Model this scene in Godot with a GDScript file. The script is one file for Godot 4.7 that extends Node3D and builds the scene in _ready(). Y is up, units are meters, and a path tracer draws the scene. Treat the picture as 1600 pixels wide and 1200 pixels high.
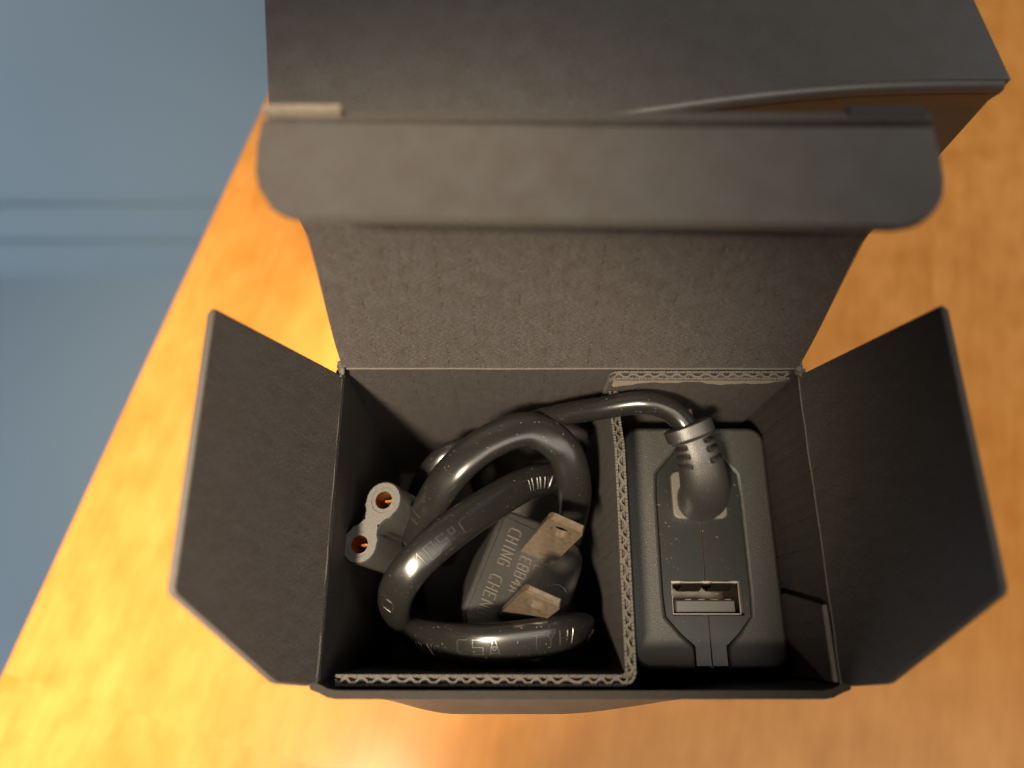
extends Node3D
# A small open cardboard box with a mains lead and a power adapter, on a varnished wooden table.
# Lengths are written in units of 1.1 mm (U); P(x, d, z) is a point d units below the height of 173 units over the table.

const U := 0.0011
const TOP := 173.0

var rng := RandomNumberGenerator.new()
var M := {}


func _ready() -> void:
	rng.seed = 7
	setup_view()
	make_materials()
	build_setting()
	build_table()
	build_closed_box()
	build_open_box()
	build_divider()
	build_adapter()
	build_cord()


# ------------------------------------------------------------------ view and light

func setup_view() -> void:
	var cam := Camera3D.new()
	cam.name = "camera"
	add_child(cam)
	var at := CameraAttributesPhysical.new()
	at.frustum_focal_length = 22.2
	at.frustum_near = 0.005
	at.frustum_far = 20.0
	at.exposure_aperture = 9.0
	at.frustum_focus_distance = 0.115
	cam.attributes = at
	cam.fov = 56.78
	cam.near = 0.005
	cam.far = 20.0
	cam.position = P(0, 0, 0)
	cam.rotation_degrees = Vector3(-70.87, 0, 0)
	cam.current = true

	var e := Environment.new()
	e.background_mode = Environment.BG_COLOR
	e.background_color = Color(0.50, 0.56, 0.64)
	e.background_energy_multiplier = 0.11
	e.tonemap_mode = Environment.TONE_MAPPER_LINEAR
	e.tonemap_exposure = 1.0
	e.sdfgi_enabled = true
	e.ssao_enabled = true
	e.ssil_enabled = true
	var we := WorldEnvironment.new()
	we.name = "environment"
	we.environment = e
	add_child(we)

	# the warm lamp close over the front left of the box; its cone edge stands in for the shadow of an unmodelled phone
	var key := SpotLight3D.new()
	key.name = "table_lamp"
	key.light_color = Color(1.0, 0.92, 0.80)
	key.light_energy = 0.60
	key.light_size = 0.02
	key.spot_angle = 24.0
	key.spot_angle_attenuation = 1.0
	key.spot_range = 4.0
	key.spot_attenuation = 2.0
	key.shadow_enabled = true
	add_child(key)
	key.position = P(-86, -182, 108)
	key.look_at(P(-134, 173, -24))

	# added spot for the brighter pool of light in the box
	var pool_spot := SpotLight3D.new()
	pool_spot.name = "added_pool_spot"
	pool_spot.light_color = Color(1.0, 0.92, 0.80)
	pool_spot.light_energy = 0.74
	pool_spot.light_size = 0.02
	pool_spot.spot_angle = 9.8
	pool_spot.spot_angle_attenuation = 0.62
	pool_spot.spot_range = 4.0
	pool_spot.spot_attenuation = 2.0
	pool_spot.shadow_enabled = true
	add_child(pool_spot)
	pool_spot.position = P(-80, -184, 108)
	pool_spot.look_at(P(7, 173, -60))

	# the room's own light, high over the table
	var room := AreaLight3D.new()
	room.name = "ceiling_light"
	room.light_color = Color(1.0, 0.95, 0.88)
	room.light_energy = 1.45
	room.area_size = Vector2(0.9, 0.5)
	room.area_range = 6.0
	room.shadow_enabled = true
	add_child(room)
	room.position = Vector3(0.42, 1.15, 0.32)
	room.look_at(Vector3(0, 0, -0.1), Vector3(0, 0, -1))

	# added low fill on the left, unseen, for the wall and floor past the table
	var wall_fill := AreaLight3D.new()
	wall_fill.name = "added_wall_fill"
	wall_fill.light_color = Color(0.95, 0.98, 1.0)
	wall_fill.light_energy = 0.72
	wall_fill.area_size = Vector2(0.7, 0.6)
	wall_fill.area_range = 6.0
	wall_fill.shadow_enabled = true
	add_child(wall_fill)
	wall_fill.position = Vector3(-1.25, -0.42, 0.5)
	wall_fill.look_at(Vector3(-0.25, -0.5, -0.45))

	# added area light, unseen, for the pale sheen on the right of the varnish
	var sheen_light := AreaLight3D.new()
	sheen_light.name = "added_sheen_light"
	sheen_light.light_color = Color(0.93, 0.97, 1.0)
	sheen_light.light_energy = 0.26
	sheen_light.area_size = Vector2(1.0, 0.68)
	sheen_light.area_range = 6.0
	sheen_light.shadow_enabled = true
	add_child(sheen_light)
	sheen_light.position = Vector3(1.05, 0.79, -0.5)
	sheen_light.look_at(Vector3(1.05, 0.79, 1.0))


# ------------------------------------------------------------------ helpers

func P(x: float, d: float, z: float) -> Vector3:
	return Vector3(x, TOP - d, z) * U


func thing(called: String, label: String, category: String, at := Vector3.ZERO) -> Node3D:
	var o := Node3D.new()
	o.name = called
	o.position = at
	o.set_meta("label", label)
	o.set_meta("category", category)
	add_child(o, true)
	return o


func part(called: String, mesh: Mesh, parent: Node, label := "", frame := Transform3D()) -> MeshInstance3D:
	var o := MeshInstance3D.new()
	o.name = called
	o.mesh = mesh
	# frames are given in the scene's own axes
	var up := Transform3D()
	var q := parent
	while q is Node3D and q != self:
		up = (q as Node3D).transform * up
		q = q.get_parent()
	o.transform = up.affine_inverse() * frame
	if label:
		o.set_meta("label", label)
	parent.add_child(o, true)
	return o


func st_new(smooth := true) -> SurfaceTool:
	var st := SurfaceTool.new()
	st.begin(Mesh.PRIMITIVE_TRIANGLES)
	st.set_smooth_group(0 if smooth else -1)
	return st


func tri(st: SurfaceTool, a: Vector3, b: Vector3, c: Vector3) -> void:   # counter-clockwise seen from outside, in units
	st.add_vertex(a * U)
	st.add_vertex(c * U)
	st.add_vertex(b * U)


func quad(st: SurfaceTool, a: Vector3, b: Vector3, c: Vector3, d: Vector3) -> void:
	tri(st, a, b, c)
	tri(st, a, c, d)


func done(list: Array) -> ArrayMesh:   # [st, material, st, material ...] -> one mesh
	var m := ArrayMesh.new()
	for i in range(0, list.size(), 2):
		var st: SurfaceTool = list[i]
		st.generate_normals()
		st.set_material(list[i + 1])
		st.commit(m)
	return m


func bx(st: SurfaceTool, c: Vector3, s: Vector3, b := Basis()) -> void:   # box: centre, full size
	var v := []
	for i in 8:
		v.append(c + b * (s * 0.5 * Vector3(1 if i & 1 else -1, 1 if i & 2 else -1, 1 if i & 4 else -1)))
	quad(st, v[0], v[2], v[3], v[1])
	quad(st, v[4], v[5], v[7], v[6])
	quad(st, v[0], v[4], v[6], v[2])
	quad(st, v[1], v[3], v[7], v[5])
	quad(st, v[0], v[1], v[5], v[4])
	quad(st, v[2], v[6], v[7], v[3])


func inset(poly: PackedVector2Array, by: float) -> PackedVector2Array:
	var out := PackedVector2Array()
	var n := poly.size()
	for i in n:
		var a := poly[(i + n - 1) % n]
		var b := poly[i]
		var c := poly[(i + 1) % n]
		var d1 := (b - a).normalized()
		var d2 := (c - b).normalized()
		var n1 := Vector2(-d1.y, d1.x)
		var n2 := Vector2(-d2.y, d2.x)
		var k := (n1 + n2)
		var l := maxf(1.0 + n1.dot(n2), 0.35)
		out.append(b + k * by / l)
	return out


func ccw(poly: PackedVector2Array) -> PackedVector2Array:
	var p := poly.duplicate()
	if Geometry2D.is_polygon_clockwise(p):   # y up: Godot calls the mathematical direction counter-clockwise here
		p.reverse()
	var s := 0.0
	for i in p.size():
		s += p[i].cross(p[(i + 1) % p.size()])
	if s < 0:
		p.reverse()
	return p


# a plate: polygon in the local x-y plane, from z = 0 to z = t, with rounded edges of radius b
func plate(poly0: PackedVector2Array, t: float, b: float, face: Material, edge: Material, steps := 1, back := true) -> ArrayMesh:
	var poly := ccw(poly0)
	var n := poly.size()
	var f := st_new(false)
	var e := st_new(true)
	var rings := []
	if back:
		for k in steps + 1:
			var a := PI / 2 * k / steps
			rings.append([inset(poly, b * (1.0 - sin(a))), b * (1.0 - cos(a))])
	else:
		rings.append([poly, 0.0])
	for k in steps + 1:
		var a := PI / 2 * k / steps
		rings.append([inset(poly, b * (1.0 - cos(a))), t - b * (1.0 - sin(a))])
	for r in rings.size() - 1:
		if steps == 1:
			e.set_smooth_group(-1)
		var lo: PackedVector2Array = rings[r][0]
		var hi: PackedVector2Array = rings[r + 1][0]
		var z0: float = rings[r][1]
		var z1: float = rings[r + 1][1]
		if absf(z1 - z0) < 1e-6 and lo[0].distance_to(hi[0]) < 1e-6:
			continue
		for i in n:
			var j := (i + 1) % n
			quad(e, v3(lo[i], z0), v3(lo[j], z0), v3(hi[j], z1), v3(hi[i], z1))
	var top: PackedVector2Array = rings[-1][0]
	var bot: PackedVector2Array = rings[0][0]
	var ix := Geometry2D.triangulate_polygon(top)
	for i in range(0, ix.size(), 3):
		var a := top[ix[i]]
		var c := top[ix[i + 1]]
		var d := top[ix[i + 2]]
		if (c - a).cross(d - a) < 0:
			var q := c
			c = d
			d = q
		tri(f, v3(a, t), v3(c, t), v3(d, t))
		if back:
			tri(f, v3(bot[ix[i]], 0), v3(bot[ix[i + 2]], 0), v3(bot[ix[i + 1]], 0)) if (c == top[ix[i + 1]]) else tri(f, v3(bot[ix[i]], 0), v3(bot[ix[i + 1]], 0), v3(bot[ix[i + 2]], 0))
	return done([f, face, e, edge])


func v3(p: Vector2, z: float) -> Vector3:
	return Vector3(p.x, p.y, z)


func frame(o: Vector3, ex: Vector3, ey: Vector3) -> Transform3D:   # o in world metres
	var x := ex.normalized()
	var y := (ey - x * ey.dot(x)).normalized()
	return Transform3D(Basis(x, y, x.cross(y)), o)


# a curved slab: f(u, v) gives its first face in units, off(u, v) the step to the second
func slab(f: Callable, off: Callable, nu: int, nv: int, face: Material, edge: Material) -> ArrayMesh:
	var a := st_new(true)
	var b := st_new(true)
	var e := st_new(false)
	var p := []
	var q := []
	for j in nv + 1:
		for i in nu + 1:
			var c: Vector3 = f.call(float(i) / nu, float(j) / nv)
			p.append(c)
			q.append(c + off.call(float(i) / nu, float(j) / nv))
	var w := nu + 1
	for j in nv:
		for i in nu:
			var k := j * w + i
			quad(a, p[k], p[k + w], p[k + w + 1], p[k + 1])
			quad(b, q[k], q[k + 1], q[k + w + 1], q[k + w])
	for i in nu:
		quad(e, p[i], p[i + 1], q[i + 1], q[i])
		var k := nv * w + i
		quad(e, p[k + 1], p[k], q[k], q[k + 1])
	for j in nv:
		var k := j * w
		quad(e, p[k + w], p[k], q[k], q[k + w])
		quad(e, p[k + nu], p[k + w + nu], q[k + w + nu], q[k + nu])
	return done([a, face, b, face, e, edge])


func curve(pts: Array, t: float) -> Vector3:   # Catmull-Rom through the points, t from 0 to 1
	var n := pts.size() - 1
	var x := clampf(t, 0, 1) * n
	var i := mini(int(x), n - 1)
	var s := x - i
	var p1: Vector3 = pts[i]
	var p2: Vector3 = pts[i + 1]
	var p0: Vector3 = pts[i - 1] if i > 0 else p1 * 2.0 - p2
	var p3: Vector3 = pts[i + 2] if i + 2 <= n else p2 * 2.0 - p1
	return 0.5 * ((2.0 * p1) + (p2 - p0) * s + (2.0 * p0 - 5.0 * p1 + 4.0 * p2 - p3) * s * s + (3.0 * p1 - p0 - 3.0 * p2 + p3) * s * s * s)


func lerp_list(l: Array, t: float):
	var x := clampf(t, 0, 1) * (l.size() - 1)
	var i := mini(int(x), l.size() - 2)
	return lerp(l[i], l[i + 1], x - i)


# frames along a curve: [point, tangent, side, normal]; hints point to the side that the flat of a strip faces
func frames(pts: Array, hints: Array, n: int) -> Array:
	var out := []
	for i in n + 1:
		var t := float(i) / n
		var c := curve(pts, t)
		var d := (curve(pts, minf(t + 0.004, 1)) - curve(pts, maxf(t - 0.004, 0))).normalized()
		var h: Vector3 = lerp_list(hints, t)
		var nn := (h - d * h.dot(d)).normalized()
		out.append([c, d, d.cross(nn), nn])
	return out


func oval(a: float, b: float, e: float, th: float) -> Vector2:
	var c := cos(th)
	var s := sin(th)
	return Vector2(a * signf(c) * pow(absf(c), 2.0 / e), b * signf(s) * pow(absf(s), 2.0 / e))


func sweep(fr: Array, a: float, b: float, e: float, around: int, mat: Material, scale = null, carve = null) -> ArrayMesh:
	var st := st_new(true)
	var rows := []
	for i in fr.size():
		var row := []
		var k: float = scale.call(float(i) / (fr.size() - 1)) if scale != null else 1.0
		for j in around:
			var th := TAU * j / around
			var q := oval(a, b, e, th) * k
			if carve != null:
				q *= carve.call(float(i) / (fr.size() - 1), th)
			row.append(fr[i][0] + fr[i][2] * q.x + fr[i][3] * q.y)
		rows.append(row)
	for i in fr.size() - 1:
		for j in around:
			var k := (j + 1) % around
			quad(st, rows[i][j], rows[i + 1][j], rows[i + 1][k], rows[i][k])
	for end in [0, fr.size() - 1]:
		st.set_smooth_group(-1)
		for j in around:
			var k := (j + 1) % around
			if end == 0:
				tri(st, fr[end][0], rows[end][j], rows[end][k])
			else:
				tri(st, fr[end][0], rows[end][k], rows[end][j])
	return done([st, mat])


# ------------------------------------------------------------------ raised lettering, drawn stroke by stroke

const GLYPH := {
	"1": [[0.1, 0.75, 0.3, 1.0, 0.3, 0.0]],
	"0": [[0.0, 0.0, 0.6, 0.0, 0.6, 1.0, 0.0, 1.0, 0.0, 0.0]],
	"5": [[0.6, 1.0, 0.05, 1.0, 0.05, 0.55, 0.6, 0.55, 0.6, 0.0, 0.0, 0.0]],
	"3": [[0.0, 1.0, 0.6, 1.0, 0.6, 0.0, 0.0, 0.0], [0.2, 0.5, 0.6, 0.5]],
	"8": [[0.0, 0.0, 0.6, 0.0, 0.6, 1.0, 0.0, 1.0, 0.0, 0.0], [0.0, 0.5, 0.6, 0.5]],
	"4": [[0.5, 0.0, 0.5, 1.0, 0.0, 0.3, 0.65, 0.3]],
	"o": [[0.05, 0.55, 0.4, 0.55, 0.4, 0.95, 0.05, 0.95, 0.05, 0.55]],
	"C": [[0.6, 1.0, 0.15, 1.0, 0.0, 0.85, 0.0, 0.15, 0.15, 0.0, 0.6, 0.0]],
	"S": [[0.6, 1.0, 0.0, 1.0, 0.0, 0.52, 0.6, 0.52, 0.6, 0.0, 0.0, 0.0]],
	"A": [[0.0, 0.0, 0.22, 0.9, 0.3, 1.0, 0.38, 0.9, 0.6, 0.0], [0.12, 0.25, 0.48, 0.25]],
	"T": [[0.0, 1.0, 0.6, 1.0], [0.3, 1.0, 0.3, 0.0]],
	"Y": [[0.0, 1.0, 0.3, 0.5, 0.6, 1.0], [0.3, 0.5, 0.3, 0.0]],
	"^": [[0.0, 0.0, 0.22, 0.9, 0.3, 1.0, 0.38, 0.9, 0.6, 0.0], [0.0, 0.0, 0.15, 0.08, 0.45, 0.08, 0.6, 0.0], [0.2, 0.4, 0.25, 0.52, 0.35, 0.52, 0.4, 0.4, 0.35, 0.28, 0.25, 0.28, 0.2, 0.4]],
	"P": [[0.0, 0.0, 0.0, 1.0, 0.55, 1.0, 0.55, 0.5, 0.0, 0.5]],
	"E": [[0.6, 1.0, 0.0, 1.0, 0.0, 0.0, 0.6, 0.0], [0.0, 0.5, 0.45, 0.5]],
	"H": [[0.0, 0.0, 0.0, 1.0], [0.6, 0.0, 0.6, 1.0], [0.0, 0.5, 0.6, 0.5]],
	"I": [[0.3, 0.0, 0.3, 1.0]],
	"N": [[0.0, 0.0, 0.0, 1.0, 0.6, 0.0, 0.6, 1.0]],
	"G": [[0.6, 0.85, 0.45, 1.0, 0.15, 1.0, 0.0, 0.85, 0.0, 0.15, 0.15, 0.0, 0.6, 0.0, 0.6, 0.5, 0.35, 0.5]],
	"L": [[0.0, 1.0, 0.0, 0.0, 0.6, 0.0]],
	"V": [[0.0, 1.0, 0.3, 0.0, 0.6, 1.0]],
	"W": [[0.0, 1.0, 0.15, 0.0, 0.3, 0.7, 0.45, 0.0, 0.6, 1.0]],
	")": [[0.1, 1.0, 0.35, 0.7, 0.35, 0.3, 0.1, 0.0]],
	"-": [[0.1, 0.5, 0.5, 0.5]],
}


# on(x, y) -> [point, normal] of the surface, x along the writing and y up the letters, both in units
func lettering(text: String, size: float, wide: float, on: Callable, thick: float, mat: Material, high := 0.075) -> ArrayMesh:
	var st := st_new(false)
	var x := 0.0
	for ch in text:
		if GLYPH.has(ch):
			for line in GLYPH[ch]:
				var pts := []
				for k in range(0, line.size(), 2):
					pts.append(Vector2(x + line[k] * size * wide, (line[k + 1] - 0.5) * size))
				for k in pts.size() - 1:
					stroke(st, pts[k], pts[k + 1], on, thick, high)
		x += size * wide * (0.98 if ch != "I" and ch != "1" else 0.8)
	return done([st, mat])


func stroke(st: SurfaceTool, a: Vector2, b: Vector2, on: Callable, thick: float, high: float) -> void:
	var d := (b - a).normalized()
	var s := Vector2(-d.y, d.x) * thick
	a -= d * thick * 0.6
	b += d * thick * 0.6
	var n := maxi(1, int(a.distance_to(b) / 0.5))
	for i in n:
		var p := a.lerp(b, float(i) / n)
		var q := a.lerp(b, float(i + 1) / n)
		var r := []
		for w in [p, q]:
			for k in [-1.0, -0.45, 0.45, 1.0]:
				var pn: Array = on.call(w.x + s.x * k, w.y + s.y * k)
				r.append(pn[0] + pn[1] * (high if absf(k) < 0.9 else -0.03))
		for k in 3:
			quad(st, r[k + 1], r[k], r[k + 4], r[k + 5])
		quad(st, r[0], r[1], r[2], r[3])
		quad(st, r[7], r[6], r[5], r[4])


# ------------------------------------------------------------------ materials

func fresh(freq: float, kind := FastNoiseLite.TYPE_SIMPLEX_SMOOTH, octaves := 3) -> FastNoiseLite:
	var n := FastNoiseLite.new()
	n.seed = rng.randi() % 100000
	n.noise_type = kind
	n.frequency = freq
	n.fractal_octaves = octaves
	return n


func tile(n: FastNoiseLite, x: float, y: float, s: float) -> float:   # noise that repeats without a seam
	var u := x / s
	var v := y / s
	var wu := smoothstep(0.0, 1.0, u)
	var wv := smoothstep(0.0, 1.0, v)
	var a := n.get_noise_2d(x, y)
	var b := n.get_noise_2d(x - s, y)
	var c := n.get_noise_2d(x, y - s)
	var d := n.get_noise_2d(x - s, y - s)
	return lerpf(lerpf(a, b, wu), lerpf(c, d, wu), wv)


func mat(called: String, c: Color, rough: float) -> StandardMaterial3D:
	var m := StandardMaterial3D.new()
	m.resource_name = called
	m.albedo_color = c.linear_to_srgb()
	m.roughness = rough
	return m


func triplanar(m: StandardMaterial3D, per_metre: float) -> void:
	m.uv1_triplanar = true
	m.uv1_triplanar_sharpness = 6.0
	m.uv1_scale = Vector3.ONE * per_metre


func specks(im: Image, count: int, lo: float, hi: float, longest: int, tint: Color) -> void:
	var s := im.get_width()
	for i in count:
		var p := Vector2(rng.randf() * s, rng.randf() * s)
		var d := Vector2.from_angle(rng.randf() * TAU)
		var bend := rng.randf_range(-0.12, 0.12)
		var l := rng.randi_range(1, longest) if rng.randf() < 0.4 else 1
		var k := rng.randf_range(lo, hi)
		for j in l:
			var x := posmod(int(p.x), s)
			var y := posmod(int(p.y), s)
			var c := im.get_pixel(x, y)
			im.set_pixel(x, y, c.lerp(tint, k))
			p += d
			d = d.rotated(bend)


func dust_on(m: StandardMaterial3D, t: Texture2D) -> void:
	m.detail_enabled = true
	m.detail_albedo = t
	m.detail_blend_mode = BaseMaterial3D.BLEND_MODE_MIX
	m.detail_uv_layer = BaseMaterial3D.DETAIL_UV_1


func make_materials() -> void:
	# black board: mottled paper with fibres along its length
	var s := 512
	var im := Image.create(s, s, false, Image.FORMAT_RGB8)
	var hm := Image.create(s, s, false, Image.FORMAT_RGB8)
	var big := fresh(0.012)
	var mid := fresh(0.05)
	var fib := fresh(0.16, FastNoiseLite.TYPE_SIMPLEX_SMOOTH, 2)
	var fine := fresh(0.45, FastNoiseLite.TYPE_VALUE, 2)
	var brk := fresh(0.05)
	for y in s:
		for x in s:
			var b := tile(big, x, y, s)
			var m := tile(mid, x, y, s)
			var f := tile(fib, x * 0.35, y * 1.6, s)
			var g := fine.get_noise_2d(x, y)
			var v := 0.77 + 0.07 * b + 0.03 * m + 0.27 * f + 0.14 * g
			im.set_pixel(x, y, Color(v * 1.0, v * (0.955 + 0.02 * b), v * (0.915 + 0.05 * b)).clamp())
			# the ribs of the fluting show through as broken vertical dents, ten to a tile
			var w := fposmod(x, s / 10.0) / (s / 10.0) + 0.06 * brk.get_noise_2d(x * 0.2, y * 2.0)
			var line := exp(-pow((w - 0.5) / 0.045, 2.0)) * smoothstep(0.0, 0.3, brk.get_noise_2d(floor(x / (s / 10.0)) * 91.0, y * 0.55)) * (0.45 + 0.55 * sin(floor(x / (s / 10.0)) * 2.7 + 1.0))
			var soft := 0.5 + 0.5 * cos(TAU * (w - 0.5))
			var h := 0.66 + 0.07 * f + 0.05 * g + 0.02 * m - 0.55 * line - 0.10 * soft
			hm.set_pixel(x, y, Color(h, h, h).clamp())
	specks(im, 260, 0.15, 0.5, 7, Color(1, 0.95, 0.88))
	specks(im, 200, 0.1, 0.4, 5, Color(0.3, 0.28, 0.26))
	var calm := Image.create(s, s, false, Image.FORMAT_RGB8)
	for y in s:
		for x in s:
			var b := tile(big, y, x, s)
			var v := 0.86 + 0.05 * b + 0.02 * tile(mid, y, x, s) + 0.07 * tile(fib, x * 0.5, y * 1.5, s) + 0.07 * fine.get_noise_2d(x + 700, y)
			calm.set_pixel(x, y, Color(v, v * (0.965 + 0.03 * b), v * (0.93 + 0.06 * b)).clamp())
	specks(calm, 60, 0.08, 0.3, 14, Color(1, 0.96, 0.9))
	var calm_tex := ImageTexture.create_from_image(calm)
	var board_tex := ImageTexture.create_from_image(im)
	var rib_tex := ImageTexture.create_from_image(hm)
	var board := mat("black_board", Color(0.0475, 0.0458, 0.048), 0.6)
	board.albedo_texture = board_tex
	board.heightmap_enabled = true
	board.heightmap_texture = rib_tex
	board.heightmap_scale = 0.024
	board.metallic_specular = 0.42
	triplanar(board, 45.0)
	M.board = board
	var plain := mat("black_board_smooth", Color(0.050, 0.0485, 0.049), 0.46)
	plain.albedo_texture = calm_tex
	plain.metallic_specular = 0.45
	triplanar(plain, 31.0)
	M.plain = plain
	var flap: StandardMaterial3D = board.duplicate()
	flap.resource_name = "black_board_flap"
	flap.heightmap_enabled = false
	flap.uv1_scale = Vector3(70, 26, 45)
	M.flap = flap
	var cut := mat("cut_board_edge", Color(0.052, 0.0485, 0.043), 0.85)
	cut.albedo_texture = board_tex
	triplanar(cut, 130.0)
	M.cut = cut
	var worn := mat("worn_fold", Color(0.05, 0.048, 0.045), 0.8)
	worn.albedo_texture = board_tex
	triplanar(worn, 160.0)
	M.worn = worn
	var crushed := mat("crushed_edge", Color(0.024, 0.0228, 0.0212), 0.8)
	crushed.albedo_texture = board_tex
	crushed.metallic_specular = 0.25
	triplanar(crushed, 160.0)
	M.crushed = crushed
	var pale := mat("bare_paper", Color(0.17, 0.155, 0.132), 0.9)
	pale.albedo_texture = board_tex
	triplanar(pale, 130.0)
	M.pale = pale

	# dust and lint, laid over the dark things
	var lint := Image.create(s, s, false, Image.FORMAT_RGBA8)
	lint.fill(Color(0.75, 0.69, 0.60, 0.0))
	var haze := fresh(0.025)
	for y in s:
		for x in s:
			lint.set_pixel(x, y, Color(0.72, 0.66, 0.57, clampf(0.006 * tile(haze, x, y, s), 0.0, 0.004)))
	specks(lint, 170, 0.1, 0.6, 10, Color(0.85, 0.80, 0.72, 0.8))
	specks(lint, 260, 0.05, 0.3, 2, Color(0.85, 0.80, 0.72, 0.8))
	var dust_tex := ImageTexture.create_from_image(lint)
	M.dust = dust_tex
	var fluff := Image.create(s, s, false, Image.FORMAT_RGBA8)
	fluff.fill(Color(0.42, 0.38, 0.33, 0.0))
	specks(fluff, 260, 0.1, 0.5, 6, Color(0.42, 0.38, 0.33, 0.7))
	dust_on(board, ImageTexture.create_from_image(fluff))
	dust_on(M.flap, board.detail_albedo)
	var grit := Image.create(s, s, false, Image.FORMAT_RGB8)
	var gn := fresh(0.23, FastNoiseLite.TYPE_VALUE_CUBIC, 2)
	for y in s:
		for x in s:
			var v := 0.5 + 0.5 * gn.get_noise_2d(x, y)
			grit.set_pixel(x, y, Color(v, v, v).clamp())
	var grit_tex := ImageTexture.create_from_image(grit)

	var pvc := mat("black_pvc", Color(0.0055, 0.0053, 0.005), 0.25)
	dust_on(pvc, dust_tex)
	triplanar(pvc, 62.0)
	pvc.metallic_specular = 0.36
	M.pvc = pvc
	M.print = mat("raised_pvc", Color(0.008, 0.0078, 0.0075), 0.33)
	var moulded := mat("black_moulding", Color(0.0105, 0.0098, 0.009), 0.48)
	dust_on(moulded, dust_tex)
	moulded.heightmap_enabled = true
	moulded.heightmap_texture = grit_tex
	moulded.heightmap_scale = 0.004
	triplanar(moulded, 75.0)
	M.moulded = moulded
	var rough := mat("textured_plastic", Color(0.0095, 0.0092, 0.008), 0.52)
	rough.metallic_specular = 0.42
	dust_on(rough, dust_tex)
	rough.heightmap_enabled = true
	rough.heightmap_texture = grit_tex
	rough.heightmap_scale = 0.006
	triplanar(rough, 85.0)
	M.rough = rough
	var gloss := mat("smooth_plastic", Color(0.007, 0.0077, 0.0072), 0.3)
	gloss.metallic_specular = 0.36
	dust_on(gloss, dust_tex)
	triplanar(gloss, 50.0)
	M.gloss = gloss
	var dusty := mat("dusty_plastic", Color(0.036, 0.032, 0.026), 0.6)
	dust_on(dusty, dust_tex)
	dusty.heightmap_enabled = true
	dusty.heightmap_texture = grit_tex
	dusty.heightmap_scale = 0.006
	triplanar(dusty, 75.0)
	M.dusty = dusty
	M.rubbed = mat("glint_lettering", Color(0.045, 0.040, 0.034), 0.45)  # lighter than the plug's face, to paint glints on the letters
	M.black = mat("slit_shade", Color(0.008, 0.008, 0.008), 0.8)  # shade of the open slit at the fold, painted as a colour

	# metals
	var nick := mat("tarnished_metal", Color(0.205, 0.168, 0.132), 0.25)
	nick.metallic = 0.7
	var ni := Image.create(256, 256, false, Image.FORMAT_RGB8)
	var n1 := fresh(0.03)
	var n2 := fresh(0.2)
	for y in 256:
		for x in 256:
			var v := 0.88 + 0.14 * tile(n1, x, y, 256.0) + 0.05 * n2.get_noise_2d(x, y)
			ni.set_pixel(x, y, Color(v, v * 0.97, v * 0.92).clamp())
	specks(ni, 60, 0.2, 0.8, 4, Color(0.3, 0.22, 0.15))
	nick.albedo_texture = ImageTexture.create_from_image(ni)
	triplanar(nick, 90.0)
	nick.metallic_specular = 0.7
	M.nickel = nick
	var steel := mat("bright_steel", Color(0.25, 0.215, 0.18), 0.32)
	steel.metallic = 1.0
	M.steel = steel
	var brass := mat("copper_contact", Color(0.62, 0.26, 0.085), 0.35)
	brass.metallic = 1.0
	M.copper = brass
	M.tongue = mat("grey_nylon", Color(0.04, 0.039, 0.037), 0.5)
	M.tongue.metallic_specular = 0.35

	# varnished wood
	var w := 1024
	var wd := Image.create(w, w, false, Image.FORMAT_RGB8)
	var wb := fresh(0.006, FastNoiseLite.TYPE_SIMPLEX_SMOOTH, 3)
	var wc := fresh(0.02, FastNoiseLite.TYPE_SIMPLEX_SMOOTH, 3)
	var wg := fresh(0.03, FastNoiseLite.TYPE_SIMPLEX_SMOOTH, 4)
	for y in w:
		for x in w:
			var a := tile(wb, x * 1.5, y * 0.8, w)
			var b := tile(wc, x * 1.2, y * 0.75, w)
			var g := tile(wg, x * 2.4, y * 0.16, w)
			var v := clampf(0.52 + 0.42 * a + 0.46 * b + 0.20 * g, 0.0, 1.0)
			var c := Color(0.44, 0.168, 0.026).lerp(Color(0.58, 0.258, 0.060), v)
			wd.set_pixel(x, y, c.linear_to_srgb())
	var wood := mat("varnished_wood", Color(1, 1, 1), 0.5)
	wood.albedo_texture = ImageTexture.create_from_image(wd)
	wood.clearcoat_enabled = true
	wood.metallic_specular = 0.2
	wood.clearcoat = 0.14
	wood.clearcoat_roughness = 0.24
	triplanar(wood, 4.6)
	M.wood = wood

	M.wall = mat("blue_paint", Color(0.30, 0.385, 0.46), 0.6)
	M.floor = mat("blue_floor", Color(0.33, 0.43, 0.52), 0.7)


# ------------------------------------------------------------------ setting

func structure(called: String, mesh: Mesh) -> void:
	var o := part(called, mesh, self)
	o.set_meta("kind", "structure")


func build_setting() -> void:
	var st := st_new(false)
	bx(st, Vector3(0, -0.82, 0) / U, Vector3(5, 0.04, 5) / U)
	structure("floor", done([st, M.floor]))
	st = st_new(false)
	bx(st, Vector3(0, 0.25, -0.5735) / U, Vector3(5, 2.1, 0.09) / U)
	bx(st, Vector3(0, 0.356, -0.529) / U, Vector3(5, 1.886, 0.016) / U)
	structure("wall", done([st, M.wall]))
	# low boards with open joints between them
	st = st_new(false)
	bx(st, Vector3(0, -0.646, -0.529) / U, Vector3(5, 0.074, 0.016) / U)
	bx(st, Vector3(0, -0.751, -0.529) / U, Vector3(5, 0.098, 0.016) / U)
	structure("baseboard", done([st, M.wall]))


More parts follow.
